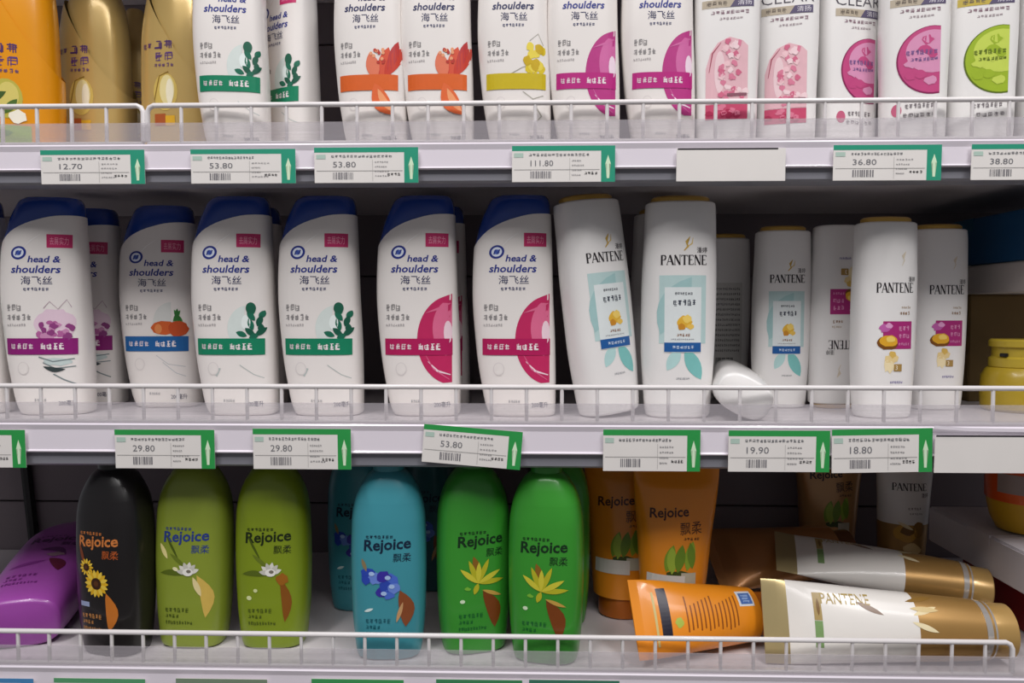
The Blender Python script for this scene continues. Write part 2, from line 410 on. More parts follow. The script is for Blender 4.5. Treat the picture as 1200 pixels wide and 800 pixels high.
def pic_items(v):
    it = []
    if v == 'purple':
        rd = random.Random(3)
        it.append((blob(8, 96, 19, 17, .12, 22, 5), '#e3c9d8', 1))
        for i in range(26):
            a = rd.uniform(0, 6.28); q = rd.uniform(.3, 1)
            it.append((blob(8 + 18 * q * math.cos(a), 90 + 10 * q * math.sin(a), rd.uniform(2, 4), rd.uniform(2, 4), .3, 9, i), ['#b4629c', '#c98ab4', '#8f3f7e'][i % 3], 2 + i % 3))
        it.append((stroke([(-2, 113), (4, 120), (12, 112), (20, 122), (24, 114)], .7), '#b59aa8', 2))
        it.append(([stroke([(-8, 62), (6, 57), (26, 60)], 1.2), stroke([(-4, 56), (8, 50), (27, 52)], 1), stroke([(6, 44), (16, 38), (27, 33)], 1.2)], '#7d8a8c', 2))
        it.append((leaf(-4, 52, 22, 5, -8, -2), '#3a4446', 3)); it.append((blob(10, 57, 16, 4, .2, 14, 8), '#c4d2d0', 1))
    elif v == 'blue':
        it += [(ell(12, 96, 20, 24, 24, 90, 270), '#d8dad6', 1)]
        it += [(blob(4, 91, 14, 8, .06, 18, 1), '#d0602c', 3), (blob(19, 90, 10, 9, .06, 18, 2), '#c04e22', 4), (ell(-2, 90, 4, 5.5), '#e08a50', 4)]
        for i in range(9): it.append((leaf(14 + i * 1.2, 98, 15 - (i % 3) * 2, 4, 60 + i * 9), ['#3f8a3c', '#2f7030'][i % 2], 3 + i % 2))
        it.append(([stroke([(-5, 60), (8, 50), (26, 47)], .8), stroke([(2, 52), (16, 40), (26, 36)], .8)], '#c2c4c6', 1))
    elif v == 'green':
        it += [(ell(14, 92, 22, 24, 22, 100, 250), '#d6e0dc', 1)]
        for x, z, ln, a in [(20, 84, 13, 140), (20, 84, 14, 40), (18, 90, 13, 110), (22, 94, 12, 70), (12, 84, 12, 160), (20, 100, 12, 130), (24, 102, 10, 60), (14, 82, 10, 20), (18, 106, 9, 100), (25, 88, 9, 85)]:
            it.append((leaf(x, z, ln, 6, a), ['#1c6a52', '#2c8a68', '#175743'][int(x + z) % 3], 2 + int(x) % 3))
        it.append((ell(16, 113, 5, 6), '#1c5e48', 4)); it.append((ell(11, 98, 4.5, 8), '#e6efec', 2))
        it.append(([stroke([(-22, 55), (-28, 48), (-20, 42), (-16, 50), (-24, 52)], .8), stroke([(4, 54), (18, 44), (28, 40)], .8)], '#b9c0bd', 1))
    elif v in ('pink', 'magenta'):
        c1, c2, c3 = ('#c0285e', '#dc6a90', '#f0d4de') if v == 'pink' else ('#b83a84', '#d06aa4', '#f2dcea')
        half = [(28.5, 128)] + ell(29, 80, 36, 46, 26, 100, 255)[1:] + [(28.5, 36)]
        it += [(half, c1, 1), ([(28.5, 118)] + ell(29, 92, 20, 30, 14, 108, 250)[1:] + [(28.5, 66)], c2, 2)]
        it += [(ell(24.5, 88, 4.2, 12, 14), c3, 3), (stroke([(2, 108), (14, 112), (27, 118)], [0.4, 2.5, 1]), c2, 3), (stroke([(4, 58), (14, 48), (27, 44)], [.5, 2.2, 1]), c3, 3), (stroke([(2, 64), (10, 50), (26, 39)], [.5, 1.6, .6]), c2, 3)]
    elif v == 'coral':
        for i, (x, z, ln, wd, a) in enumerate([(10, 78, 34, 15, 75), (14, 78, 40, 14, 60), (4, 76, 30, 16, 105), (8, 80, 24, 14, 125), (18, 84, 36, 10, 72)]):
            it.append((leaf(x, z, ln, wd, a), ['#d6553c', '#c8402f', '#e07a5c', '#cf4a3a', '#b93a3a'][i], 1 + i % 3))
        rd = random.Random(6)
        for i in range(12): it.append((ell(rd.uniform(-2, 16), rd.uniform(88, 112), 2, 2, 8), ['#e8a078', '#b83a30'][i % 2], 5))
        it.append((leaf(2, 72, 40, 20, -58, -4), '#df6a3a', 6)); it.append((leaf(6, 66, 30, 8, -55, -2), '#eda070', 7))
    elif v == 'yellow':
        rd = random.Random(4)
        for i in range(16):
            x, z = rd.uniform(6, 26), rd.uniform(84, 112)
            it.append((blob(x, z, 5, 5, .25, 10, i), ['#dcc42a', '#e6d24e', '#c9a91c'][i % 3], 1 + i % 3))
        it.append(([stroke([(-14, 80), (2, 88), (14, 90)], 1), stroke([(10, 116), (20, 124), (26, 112)], .8), stroke([(2, 62), (14, 54), (26, 58)], 1), stroke([(16, 48), (24, 36), (18, 30)], 1.4)], '#a9a69a', 1))
    return it
def oblique_bottle(px, Y, label, v, sz=1.0, z=None, yaw=0.0, detail=True, group='white bottles with oblique blue caps', dz=0.0):
    z = Z_MID if z is None else z
    yc = Y + 0.026 * sz
    t = thing('shampoo_bottle', label, 'bottle', (PX2(px, z, yc), yc, z), (0, 0, R(yaw)), group); t.scale = (sz,) * 3 if z != Z_TOP else (sz, sz, sz * 1.085)
    obj('body', cached('obl_body', lambda: L_OBL.mesh('body', M_WHITE, 0, ZC)), t)
    obj('cap', cached('obl_cap', lambda: L_OBL.mesh('cap', M_BLUECAP, lambda x: ZC(x) - 2.5, None, 16, 44, 0.7)), t)
    b = VAR[v]['band']
    dk = '%.0f' % dz
    PM = lambda *q: print_mesh(*q, dz=dz)
    navy = '#26348a' if v not in ('coral', 'yellow') else '#2a2f5e'
    def badge(): return PM('badge', L_OBL, [(rect(2, 25, 176, 190), '#c32c66', 1), ([text('去屑', 5, 13, 179, 187), text('实力', 14, 22, 179, 187)], '#e89ab4', 2)])
    def emblem(): return PM('emblem', L_OBL, [(ell(-26, 170.5, 8, 6.8, 24, rot=20), navy, 1), (ell(-26, 170.5, 5.6, 4.8, 20, rot=20), '#dfe6f4', 2), (stroke([(-29, 168), (-27, 172.5), (-25, 168.6), (-23, 173)], 1.5), navy, 3), (ell(-26, 170.5, 3, 2.6, 12), '#4a66b8', 2.5), (stroke([(-20, 177), (-14, 183), (-4, 190)], [.5, 1.1, .3]), '#f4f2f0', 1)])
    def brand(): return PM('brand_lettering', L_OBL, [(text('head &', -17, 15, 160.5, 167.5, .18, .02), navy, 1), (text('shoulders', -34, 15, 149.5, 157.5, .18, .02), navy, 1), (text('海飞丝', -24, 7, 137.5, 146.5, 0, .015), '#232a5c', 1), (scribble(-22, 4, 131, 134.5, 7, 3), '#4a4f74', 1)])
    def small(): return PM('small_print', L_OBL, [(scribble(-40, -24, 110, 117, 3, 5), '#8d8a8a', 1), (scribble(-40, -14, 100, 107, 5, 6), '#8d8a8a', 1), (scribble(-40, -20, 94, 97, 8, 7), '#b5b0b0', 1), (scribble(-14, -2, 15, 18, 5, 8), '#a8a8ac', 1), (text('200毫升', 10, 27, 10, 16), '#4a4c66', 1), (ell(-24, 50, 6, 7, 18), '#dcd6d4', 1), (ell(-24, 50, 5, 6, 18), '#e6e1dd', 2)])
    obj('emblem', cached('obl_emb' + navy + dk, emblem), t); obj('brand_lettering', cached('obl_br' + navy + dk, brand), t)
    obj('badge', cached('obl_badge' + dk, badge), t); obj('small_print', cached('obl_small' + dk, small), t)
    def band():
        it = [(rect(-41, 29, 64.5, 81.5), b, 4.5)]
        if v not in ('coral', 'yellow'): it += [(scribble(-36, -12, 70, 76, 4, 11), '#e6d8dc', 5.5), (scribble(-6, 18, 69.5, 76.5, 4, 12), '#f2e8ea', 5.5)]
        return PM('colour_band', L_OBL, it)
    obj('colour_band', cached('obl_band' + v + dk, band), t)
    obj('picture', cached('obl_pic' + v + dk, lambda: PM('picture', L_OBL, pic_items(v))), t)
    return t
def PX2(px, z, Y):
    """X of the point at depth Y and height z that the photograph shows in column px"""
    # solve for the column: image row depends weakly on x
    py = 400.0
    for _ in range(6):
        p = P(px, py, Y)
        py += (p.z - z) * FPX / (Y - EYE.y)
    return P(px, py, Y).x

for a in [
 (-27, .050, 'white blue-capped bottle at the left edge of the middle shelf, mostly out of frame', 'green'),
 (70, .050, 'white blue-capped bottle with purple band and blossom picture at the front of the middle shelf', 'purple'),
 (112, .135, 'white blue-capped bottle with purple band, standing half hidden behind its front twin', 'purple'),
 (200, .115, 'white blue-capped bottle with blue band and carrot picture', 'blue'),
 (287, .050, 'white blue-capped bottle with green band beside the blue-banded carrot bottle', 'green'),
 (301, .130, 'white bottle behind the left green-banded bottle on the middle shelf, only its edge showing', 'pink'),
 (387, .050, 'white blue-capped bottle with green band, right one of the middle shelf pair', 'green'),
 (501, .050, 'white blue-capped bottle with crimson band and disc, left one of the middle shelf pair', 'pink'),
 (515, .130, 'white bottle with crimson print hidden behind the left crimson-disc bottle', 'pink'),
 (612, .050, 'white blue-capped bottle with crimson disc beside the leaning bottle', 'pink')]:
    oblique_bottle(*a, yaw=max(0.0, (330 - a[0]) * 0.028))
for px, Y, lab, v, yaw in [
 (282, .010, 'white bottle with green band on the top shelf, next to the gold bottles', 'green', 6),
 (346, .050, 'white bottle with green band on the top shelf turned to the left', 'green', -32),
 (444, .010, 'white bottle with orange band and coral flower on the top shelf, left one', 'coral', -4),
 (521, .010, 'white bottle with orange band and coral flower on the top shelf, right one', 'coral', 0),
 (611, .010, 'white bottle with yellow band and yellow flowers on the top shelf', 'yellow', 0),
 (691, .010, 'white bottle with magenta band and petal on the top shelf, beside the yellow one', 'magenta', 0),
 (778, .010, 'white bottle with magenta band and petal on the top shelf, beside the pink blossom bottles', 'magenta', 0)]:
    oblique_bottle(px, Y, lab, v, 0.82, Z_TOP, yaw, group='white bottles on the top shelf', dz=-4)

# --- pearl white bottle with a flat gold cap
L_PRL = Loft([(0, -30, 30, 20, 2.6), (2.2, -32.5, 32.5, 22.5, 2.6), (30, -35.5, 35, 24.5, 2.6), (75, -38, 37.6, 26, 2.5), (135, -37.6, 39, 26, 2.5), (190, -35.2, 38.2, 25.5, 2.5), (215, -34.5, 37.6, 25, 2.5), (220, -34, 37, 24.6, 2.5), (221.5, -32, 35, 22.6, 2.5)])
L_PCAP = Loft([(218, -28, 31, 19, 2.3), (219, -28.5, 31.5, 19.5, 2.3), (225.5, -28.5, 31.5, 19.5, 2.3), (227.5, -26, 29, 17, 2.3)])
def pearl_print_aqua():
    return [
     ('emblem', [(stroke([(1, 171), (5, 175), (3, 180), (7, 185)], [1, 2, 1.6, .4]), '#c9a64e', 1), (stroke([(3, 174), (9, 178), (10, 184)], [.6, 1.4, .4]), '#d9bd72', 1)]),
     ('brand_lettering', [(roman('PANTENE', -22, 25, 156.5, 166.5), '#231d22', 1), (text('潘婷', 14, 25, 168.5, 174.5), '#3a3438', 1)]),
     ('aqua_panel', [(rect(-23, 24, 77, 146), '#b9d3d2', 1), (leaf(-22, 86, 66, 26, 62, 4), '#a2c6c6', 2), (leaf(3, 72, 36, 15, -62, 0), '#7cc0bc', 1), (leaf(-2, 72, 26, 12, -120, 0), '#b4d8d6', 1)]),
     ('inner_label', [(rect(-18, 19, 68, 134), '#dfe6e6', 3), (scribble(-8, 10, 126, 129, 7, 2), '#4a4e58', 4), (scribble(-10, 14, 115, 121.5, 5, 3), '#3c4250', 4), (scribble(-6, 8, 84, 87, 5, 4), '#8a5a38', 4), (scribble(-12, 12, 80.5, 82, 12, 4), '#8a8c94', 4), (rect(-18, 19, 68.5, 78), '#215a9c', 4), (scribble(-10, 12, 71.5, 75, 6, 9), '#c6d6ea', 5)]),
     ('gold_picture', [(blob(2, 99, 7, 6.5, .2, 14, 2), '#e2b23c', 4), (blob(5, 102, 4.5, 4, .2, 12, 3), '#f0cf6a', 5), (blob(-1, 94, 4, 3.4, .2, 12, 4), '#c98a2a', 5), (blob(8, 94, 3.5, 2.6, .2, 12, 5), '#e8c05a', 5)]),
     ('small_print', [(scribble(-6, 8, 40, 42.5, 7, 4), '#a2a4a8', 1)])]
def pearl_print_magenta():
    return [
     ('emblem', [(stroke([(8, 172), (11, 178), (8, 183), (13, 188)], [.6, 1.4, 1, .4]), '#d9cdb8', 1)]),
     ('brand_lettering', [(roman('PANTENE', -22, 25, 142, 153), '#231d22', 1), (text('潘婷', 17, 27, 154, 160), '#3a3438', 1)]),
     ('magenta_panel', [(rect(-14, 23, 79, 110), '#a82a74', 1), (scribble(5, 20, 99, 105, 3, 3), '#d890b8', 2), (scribble(5, 20, 91, 96, 3, 5), '#d890b8', 2), (scribble(5, 20, 83, 86, 5, 5), '#d890b8', 2), (scribble(6, 20, 117, 121, 4, 6), '#8d6a4a', 1), (scribble(8, 21, 124, 127, 5, 6), '#b09a80', 1)]),
     ('gold_picture', [(blob(-8, 86, 12.5, 8, .1, 16, 3), '#7a4a16', 3), (blob(-7, 88, 11, 6.5, .1, 16, 3), '#e0a82c', 4), (blob(-5, 90, 6, 3.4, .15, 12, 4), '#f2cf6a', 5), (blob(-12, 102, 7, 5, .3, 14, 5), '#c060a8', 3), (blob(-7, 105, 4, 3, .3, 12, 6), '#e0a0cc', 4), (blob(-3, 68, 9, 6, .3, 14, 7), '#e8cf94', 2), (blob(-6, 60, 8, 7, .3, 14, 8), '#f0dfb4', 2), (blob(-2, 73, 5, 4, .3, 12, 8), '#d9b45c', 3), (rect(0, 10, 54, 62), '#a8874a', 4), (text('3', 2, 4.6, 55.5, 60.5), '#f4ecd8', 5)]),
     ('small_print', [(scribble(-4, 12, 40, 43, 8, 3), '#7a70a8', 1)])]
def pearl_print_back():
    return [('back_label', [(rect(-20, 22, 40, 160), '#d2d0cc', 1)] + [(scribble(-17, 19, 150 - i * 7, 153.5 - i * 7, 12, i), '#5c5a5a', 2) for i in range(13)] + [([rect(-16 + i * 2.1, -15 + i * 2.1 + (i % 3) * .3, 46, 58) for i in range(12)], '#2a2a2a', 2)])]
def pearl_bottle(px, Y, label, v, s=(1, 1, 1), yaw=0.0, rot=None, lift=0.0, flip=False, px_z=None, group='pearl white bottles with gold caps'):
    yc = Y + 0.026 * s[1]
    rz = R(yaw)
    Rm = Matrix.Rotation(rz, 3, 'Z') if rot is None else rot
    t = thing('shampoo_bottle', label, 'bottle', (0, 0, 0), None, group)
    t.scale = s
    if flip: Rm = Rm @ Matrix.Rotation(math.pi, 3, 'Y')
    t.rotation_euler = Rm.to_euler()
    S = Matrix.Diagonal(Vector(s))
    z = Z_MID + (0.2275 * s[2] if flip else rest_z(L_PRL, Rm @ S)) + lift
    t.location = (PX2(px, px_z if px_z else Z_MID, yc), yc, z)
    obj('body', cached('prl_body', lambda: L_PRL.mesh('body', M_PEARL)), t)
    obj('cap', cached('prl_cap', lambda: L_PCAP.mesh('cap', M_GOLDCAP, 218, None, 6)), t)
    items = {'aqua': pearl_print_aqua, 'magenta': pearl_print_magenta, 'back': pearl_print_back}.get(v)
    if items:
        for nm, it in items():
            obj(nm, cached('prl_' + v + nm, lambda: print_mesh(nm, L_PRL, it)), t)
    return t
SM = (0.84, 0.84, 0.905)
pearl_bottle(793, .045, 'large pearl white bottle with aqua panel, standing upright with gold cap', 'aqua')
pearl_bottle(776, .140, 'pearl white bottle hidden behind the large aqua-panelled bottle', None)
pearl_bottle(714, .048, 'large pearl white bottle with aqua panel leaning left against its neighbour', 'aqua', rot=Matrix.Rotation(R(-7.0), 3, 'Y') @ Matrix.Rotation(R(30), 3, 'Z'))
pearl_bottle(846, .215, 'pearl white bottle turned to show its printed back beside the large aqua-panelled bottle', 'back', SM)
pearl_bottle(913, .130, 'small pearl white bottle with aqua panel set back on the shelf', 'aqua', SM)
pearl_bottle(979, .125, 'pearl white bottle standing upside down on its gold cap', 'magenta', SM, flip=True, yaw=8)
pearl_bottle(1032, .050, 'pearl white bottle with magenta panel and gold nut, front left one', 'magenta', SM, yaw=6)
pearl_bottle(1093, .118, 'pearl white bottle with magenta panel and gold nut, rightmost and set back', 'magenta', SM, yaw=4)
# lying, base towards the viewer
lyr = Matrix.Rotation(R(-12), 3, 'Z') @ Matrix.Rotation(R(-90), 3, 'X') @ Matrix.Rotation(R(28), 3, 'Z')
pearl_bottle(872, .018 - 0.0218, 'white bottle lying on its side with its base towards the aisle', None, SM, rot=lyr)

# --- slim white bottle with big half-disc or arch picture (top shelf)
L_CLR = Loft([(0, -26, 26, 15, 3.6), (2, -28, 28, 17, 3.6), (60, -29.5, 29.5, 18, 3.6), (120, -31, 31, 18.5, 3.5), (170, -31, 31, 18.5, 3.4), (188, -28.5, 28.5, 17, 3.2), (196, -21, 21, 14, 2.8), (198, -18, 18, 12.5, 2.6)])
L_CCAP = Loft([(196, -16, 16, 11, 2.4), (197, -16.5, 16.5, 11.5, 2.4), (218, -16, 16, 11, 2.4), (220, -14, 14, 9, 2.4)])
M_CLRCAP = mat('silver_grey_cap_plastic', '#b9b4ba', 0.3, coat=0.3)
def clear_items(v):
    br = [(text('CLEAR', -24, 25, 141.5, 152, 0, -.01), '#4a4650', 1), (rect(-24, 24, 131, 138.5), '#b8ac98' if v != 'green' else '#c2ac4a', 1), ([(2, 131), (24, 131), (24, 138.5), (7, 138.5)], '#5c5470', 2), (text('清扬', 9, 22, 132.3, 137.5), '#e0dce4', 3), (scribble(-20, 0, 132.5, 137, 4, 2), '#6c6258', 2), (scribble(-16, 20, 124.5, 128, 8, 4), '#8a6a78', 1), (scribble(-8, 14, 119, 121.5, 7, 4), '#9a8a90', 1)]
    if v == 'blossom':
        pic = [([(-20, 48), (19, 48), (19, 102), (14, 107), (2, 111), (-9, 106), (-16, 96), (-20, 82)], '#e2b6be', 1), (rect(-20, 19, 33, 47.5), '#c44a6c', 2)]
        rd = random.Random(9)
        for i in range(38):
            pic.append((blob(rd.uniform(-6, 17), rd.uniform(52, 107), 2.8, 2.8, .4, 9, i), ['#d8809a', '#eec6cc', '#cf6a88', '#f0d4d8'][i % 4], 3 + i % 3))
        for i in range(10): pic.append((blob(rd.uniform(-18, 16), rd.uniform(36, 45), 3.2, 2.6, .4, 9, i), ['#a82a50', '#d87a94'][i % 2], 4))
        pic += [(rect(0, 18, 55, 57.5), '#8a5a68', 6), (stroke([(-17, 78), (-14, 96), (-6, 106)], [.5, 1.2, .4]), '#a84a60', 3), (ell(-7, 78, 5, 20, 16), '#ecd0d4', 2)]
    else:
        c1, c2, c3 = ('#c24a80', '#d894b8', '#8a2458') if v == 'rose' else ('#9cb62c', '#c4d658', '#5c7018')
        D = lambda r, rz, n, cz=87: [(20, cz + rz * math.sqrt(max(0, 1 - (6 / r) ** 2)))] + ell(14, cz, r, rz, n, 90, 270) + [(20, cz - rz * math.sqrt(max(0, 1 - (6 / r) ** 2)))]
        pic = [(D(32, 32, 26), c3, 1), (D(30.6, 31, 26, 87.4), c1, 2), (D(24, 20, 22, 95), c2, 3)]
        rd = random.Random(5)
        for i in range(9): pic.append((blob(rd.uniform(-6, 14), rd.uniform(62, 110), 5, 4, .3, 10, i), [c1, c2][i % 2], 4))
        pic.append((scribble(-10, 18, 92, 97, 7, 3), c3 if v != 'rose' else '#7a5a92', 5)); pic.append((scribble(-6, 18, 86, 89.5, 7, 4), c3 if v != 'rose' else '#7a5a92', 5))
    sm = [(scribble(-10, 16, 42, 47, 7, 3), '#7a7478', 1), (scribble(-12, 18, 34, 38, 6, 5), '#8a8488', 1)]
    if v == 'rose': sm.append((ell(-17, 41, 4.5, 6, 14), '#c2607e', 1))
    if v == 'blossom': sm = []
    return [('brand_lettering', br), ('picture', pic)] + ([('small_print', sm)] if sm else [])
def clear_bottle(px, Y, label, v, yaw=0.0):
    yc = Y + .022
    t = thing('shampoo_bottle', label, 'bottle', (PX2(px, Z_TOP + .03, yc), yc, Z_TOP), (0, 0, R(yaw)), 'slim white bottles with half-round pictures')
    obj('body', cached('clr_body', lambda: L_CLR.mesh('body', M_PEARL)), t)
    obj('cap', cached('clr_cap', lambda: L_CCAP.mesh('cap', M_CLRCAP, 196, None, 8)), t)
    for nm, it in clear_items(v): obj(nm, cached('clr_' + v + nm, lambda: print_mesh(nm, L_CLR, it, dz=0 if nm == 'brand_lettering' else -8)), t)
clear_bottle(850, .012, 'slim white bottle with pink blossom arch, left one of the pair', 'blossom', -10)
clear_bottle(919, .030, 'slim white bottle with pink blossom arch, right one of the pair', 'blossom', -14)
clear_bottle(990, .040, 'slim white bottle with rose half-disc, turned to the right', 'rose', 14)
clear_bottle(1068, .012, 'slim white bottle with rose half-disc facing the aisle', 'rose', -14)
clear_bottle(1146, .012, 'slim white bottle with lime green half-disc', 'green', -15)
clear_bottle(1228, .012, 'slim white bottle at the right edge of the top shelf, mostly out of frame', 'green', 0)

# --- gold and orange bottles with a slanted shoulder joint
L_GLD = Loft([(0, -33, 33, 22, 2.6), (3, -36, 36, 25, 2.6), (60, -38, 38, 27, 2.5), (120, -37, 37, 27, 2.5), (165, -31, 33, 25, 2.4), (190, -22, 24, 19, 2.3), (205, -15, 15, 14, 2.1), (215, -14, 14, 13, 2.1), (217, -12, 12, 11, 2.1)])
ZD = pchip([-40, -26, -10, 10, 26, 40], [190, 174, 146, 112, 90, 72])
def gold_bottle(px, Y, label, h, sz=1.0, yaw=0.0, pic='white', dz=0.0):
    yc = Y + .027 * sz
    m = mat('bottle_plastic_' + h.lstrip('#'), h, 0.26, metal=0.0 if h == '#e0930f' else 0.25, coat=0.35)
    t = thing('hair_care_bottle', label, 'bottle', (PX2(px, Z_TOP + .03, yc), yc, Z_TOP), (0, 0, R(yaw)), 'gold and orange bottles with slanted shoulders'); t.scale = (sz,) * 3
    obj('body', cached('gld_body' + h, lambda: L_GLD.mesh('body', m, 0, ZD)), t)
    obj('shoulder', cached('gld_sh' + h, lambda: L_GLD.mesh('shoulder', m, lambda x: ZD(x) - 3, None, 18, 44, 3.2)), t)
    pr = [('brand_lettering', [(scribble(-26, -14, 112, 118, 2, 3), '#5a3566', 1), (scribble(-12, 10, 110, 120, 2, 4), '#4a2c66', 1), (scribble(-12, 10, 99, 108, 2, 5), '#5a3a78', 1), (scribble(-12, 10, 93, 97, 5, 6), '#6a4a70', 1)])]
    if pic == 'green':
        pi = [(ell(-2, 70, 14, 18, 18), '#b8b04a', 1), (ell(0, 72, 9, 13, 18), '#d2c46a', 2), (leaf(-22, 64, 24, 8, 30), '#3f5a26', 3), (leaf(-4, 56, 18, 7, 50), '#4a6a2a', 3), (ell(-12, 58, 7, 8, 16), '#e2ded0', 4), (blob(8, 54, 7, 6, .2, 12, 3), '#f0ecdc', 4), (rect(-24, 18, 28, 46), '#8cae3c', 2), (leaf(-22, 36, 26, 8, 8), '#5a8a2a', 3)]
    else:
        pi = [(ell(0, 68, 13, 19, 18), '#cdb25c', 1), (ell(2, 70, 8, 15, 18), '#e4d69a', 2), (ell(5, 68, 4, 13, 14), '#efe8cc', 3), (stroke([(-12, 60), (-6, 84), (4, 88)], 1), '#8a6a24', 3), (rect(-12, 0, 34, 46), '#a8562a', 2), (rect(0, 10, 34, 44), '#d9a82c', 3)]
    pr.append(('picture', pi))
    for nm, it in pr: obj(nm, cached('gld_%s%s%.0f' % (pic, nm, dz), lambda: print_mesh(nm, L_GLD, it, dz=dz)), t)
gold_bottle(24, .028, 'bright orange bottle with slanted shoulder at the left end of the top shelf', '#e0930f', 1.10, 15, 'green', -21)
gold_bottle(116, .098, 'gold bottle beside the orange bottle on the top shelf', '#c8aa68', 1.07, -4, dz=2)
gold_bottle(162, .172, 'gold bottle set back between two other gold bottles', '#c8aa68', 0.95, 20)
gold_bottle(212, .066, 'gold bottle beside the first white bottle on the top shelf', '#c8aa68', 1.03, -6)

# --- rounded coloured bottles (bottom shelf)
L_RJ = Loft([(0, -28, 28, 19, 3.0), (2.5, -32, 32, 22, 3.0), (18, -34.5, 34.5, 24, 3.0), (50, -37, 37, 26, 3.0), (95, -38, 38, 27, 3.0), (140, -37, 37, 26.5, 2.95), (160, -34, 34, 25, 2.8), (175, -28.5, 28.5, 22, 2.4), (185, -22, 22, 18.5, 2.3), (190, -17, 17, 15.5, 2.1), (191, -14, 14, 13, 2)])
L_RCAP = Loft([(189, -15, 15, 14, 2), (190, -16, 16, 15, 2), (196, -16, 16, 15, 2), (198, -14, 14, 13, 2)])
def rj_items(v):
    K = {'black': ('#c8783c', '#c88a4a'), 'olive': ('#1e2a10', '#4c5c18'), 'blueink': ('#2a3f8c', '#4c5c18'), 'teal': ('#10243c', '#0e5a68'), 'green': ('#123018', '#14662c'), 'purple': ('#4a1452', '#6a2070')}[v]
    c, c2 = K
    br = [(scribble(-20, 8, 126, 129.5, 7, 3), c, 1), (text('Rejoice', -22, 25, 111, 126, .1, .024, rot=3), c, 1), (text('飘柔', 7, 25, 102.5, 111, .1, .02), c if v != 'black' else '#b85a28', 1)]
    sm = [(scribble(-21, 5, 40, 45, 6, 3), c2, 1), (scribble(-21, -6, 34, 38, 4, 4), c2, 1), (scribble(-21, 8, 27, 31, 10, 5), c2, 1)]
    pic = []
    if v == 'black':
        for cx, cz, r, n in ((0, 77, 13.5, 18), (-12, 93, 8.5, 13)):
            for i in range(n): pic.append((leaf(cx + r * .35 * math.cos(i * 6.283 / n), cz + r * .35 * math.sin(i * 6.283 / n), r * .72, r * .3, i * 360 / n), ['#e0b024', '#eac84a'][i % 2], 2 + i % 2))
            pic += [(ell(cx, cz, r * .45, r * .45, 16), '#3a2010', 5), (ell(cx, cz, r * .22, r * .22, 10), '#5a3416', 6)]
        pic += [(leaf(11, 68, 40, 13, -88, 5), '#c87428', 1), (leaf(-22, 118, 26, 4, -72, 0), '#7a3a1c', 1), (rect(-22, -10, 52, 57), '#9aa6c8', 1)]
    elif v in ('olive', 'blueink'):
        for i, a in enumerate((20, 50, 80, 110, 140, 170)): pic.append((leaf(4, 82, 12, 5, a), ['#e6e4da', '#cfcdc2'][i % 2], 3 + i % 2))
        pic += [(ell(4, 83, 5.5, 4, 14), '#f2f0e8', 5), (ell(5, 84, 2.5, 1.8, 10), '#7a7468', 6), (leaf(0, 80, 26, 6, 178, -2), '#5a6a1c', 2), (leaf(2, 88, 22, 4, 140), '#6a7a24', 2), (leaf(-6, 96, 30, 2.5, 118), '#4c5c14', 1)]
        if v == 'blueink': pic += [(leaf(13, 80, 46, 13, -80, 6), '#d9b85a', 2), (leaf(9, 78, 22, 6, -68), '#ead9a0', 3), (leaf(-26, 112, 18, 5, -62, 0), '#efe29a', 2), (ell(-9, 86, 3, 2, 10, rot=-20), '#f0eabc', 3)]
        else: pic += [(leaf(14, 76, 46, 10, -86, 4), '#8a5218', 2), (blob(16, 76, 6, 6, .2, 12, 3), '#a0641c', 3), (ell(-12, 64, 2.2, 2, 10), '#d8e0a0', 2), (ell(-19, 56, 2.8, 2.4, 10), '#dce4a8', 2)]
    elif v == 'teal':
        rd = random.Random(2)
        for i, (x, z, r) in enumerate([(-17, 90, 8), (-10, 86, 7), (-2, 88, 7), (5, 84, 8), (0, 78, 7), (8, 76, 6), (-4, 72, 6), (3, 70, 6), (-20, 84, 5)]):
            pic.append((blob(x, z, r, r * .85, .2, 12, i), ['#2c48b0', '#6a88d8', '#3a30a0', '#4a6ccc'][i % 4], 2 + i % 3))
        for i, (x, z) in enumerate([(-14, 91), (2, 87), (6, 78), (-2, 71)]): pic.append((ell(x, z, 3, 2.2, 10), '#a8c4ee', 6))
        pic += [(leaf(14, 74, 38, 15, -82, 4), '#8a4a28', 5), (leaf(17, 62, 22, 4, -108), '#c89a6a', 6), (leaf(-24, 106, 14, 4, -70), '#8a7a58', 2), (leaf(-22, 52, 10, 3, 20), '#d8ecea', 2)]
    elif v == 'green':
        for i, (a, ln) in enumerate([(5, 27), (28, 26), (66, 27), (88, 22), (112, 26), (140, 24), (250, 12)]): pic.append((leaf(-1, 76, ln, 5.5, a), ['#b8b428', '#d0c83c'][i % 2], 3 + i % 2))
        pic += [(leaf(-6, 104, 26, 8, -72, 0), '#8a6020', 2), (leaf(4, 68, 42, 15, -72, 5), '#7a3e14', 2), (leaf(3, 69, 22, 4, -20), '#c8a04a', 5), (ell(-17, 58, 2.6, 2, 10), '#d8ecc8', 2), (blob(-12, 71, 3, 2, .3, 8, 2), '#7ab83a', 2)]
    else:
        pic = [(leaf(-8, 96, 30, 9, -30, 6), '#5a1a60', 2), (leaf(6, 74, 28, 12, -62, 4), '#5a1430', 3), (blob(10, 82, 7, 4, .4, 12, 3), '#8a6a7a', 4), (leaf(-24, 60, 30, 6, 20), '#7a2a80', 2)]
    return [('brand_lettering', br), ('picture', pic), ('small_print', sm)]
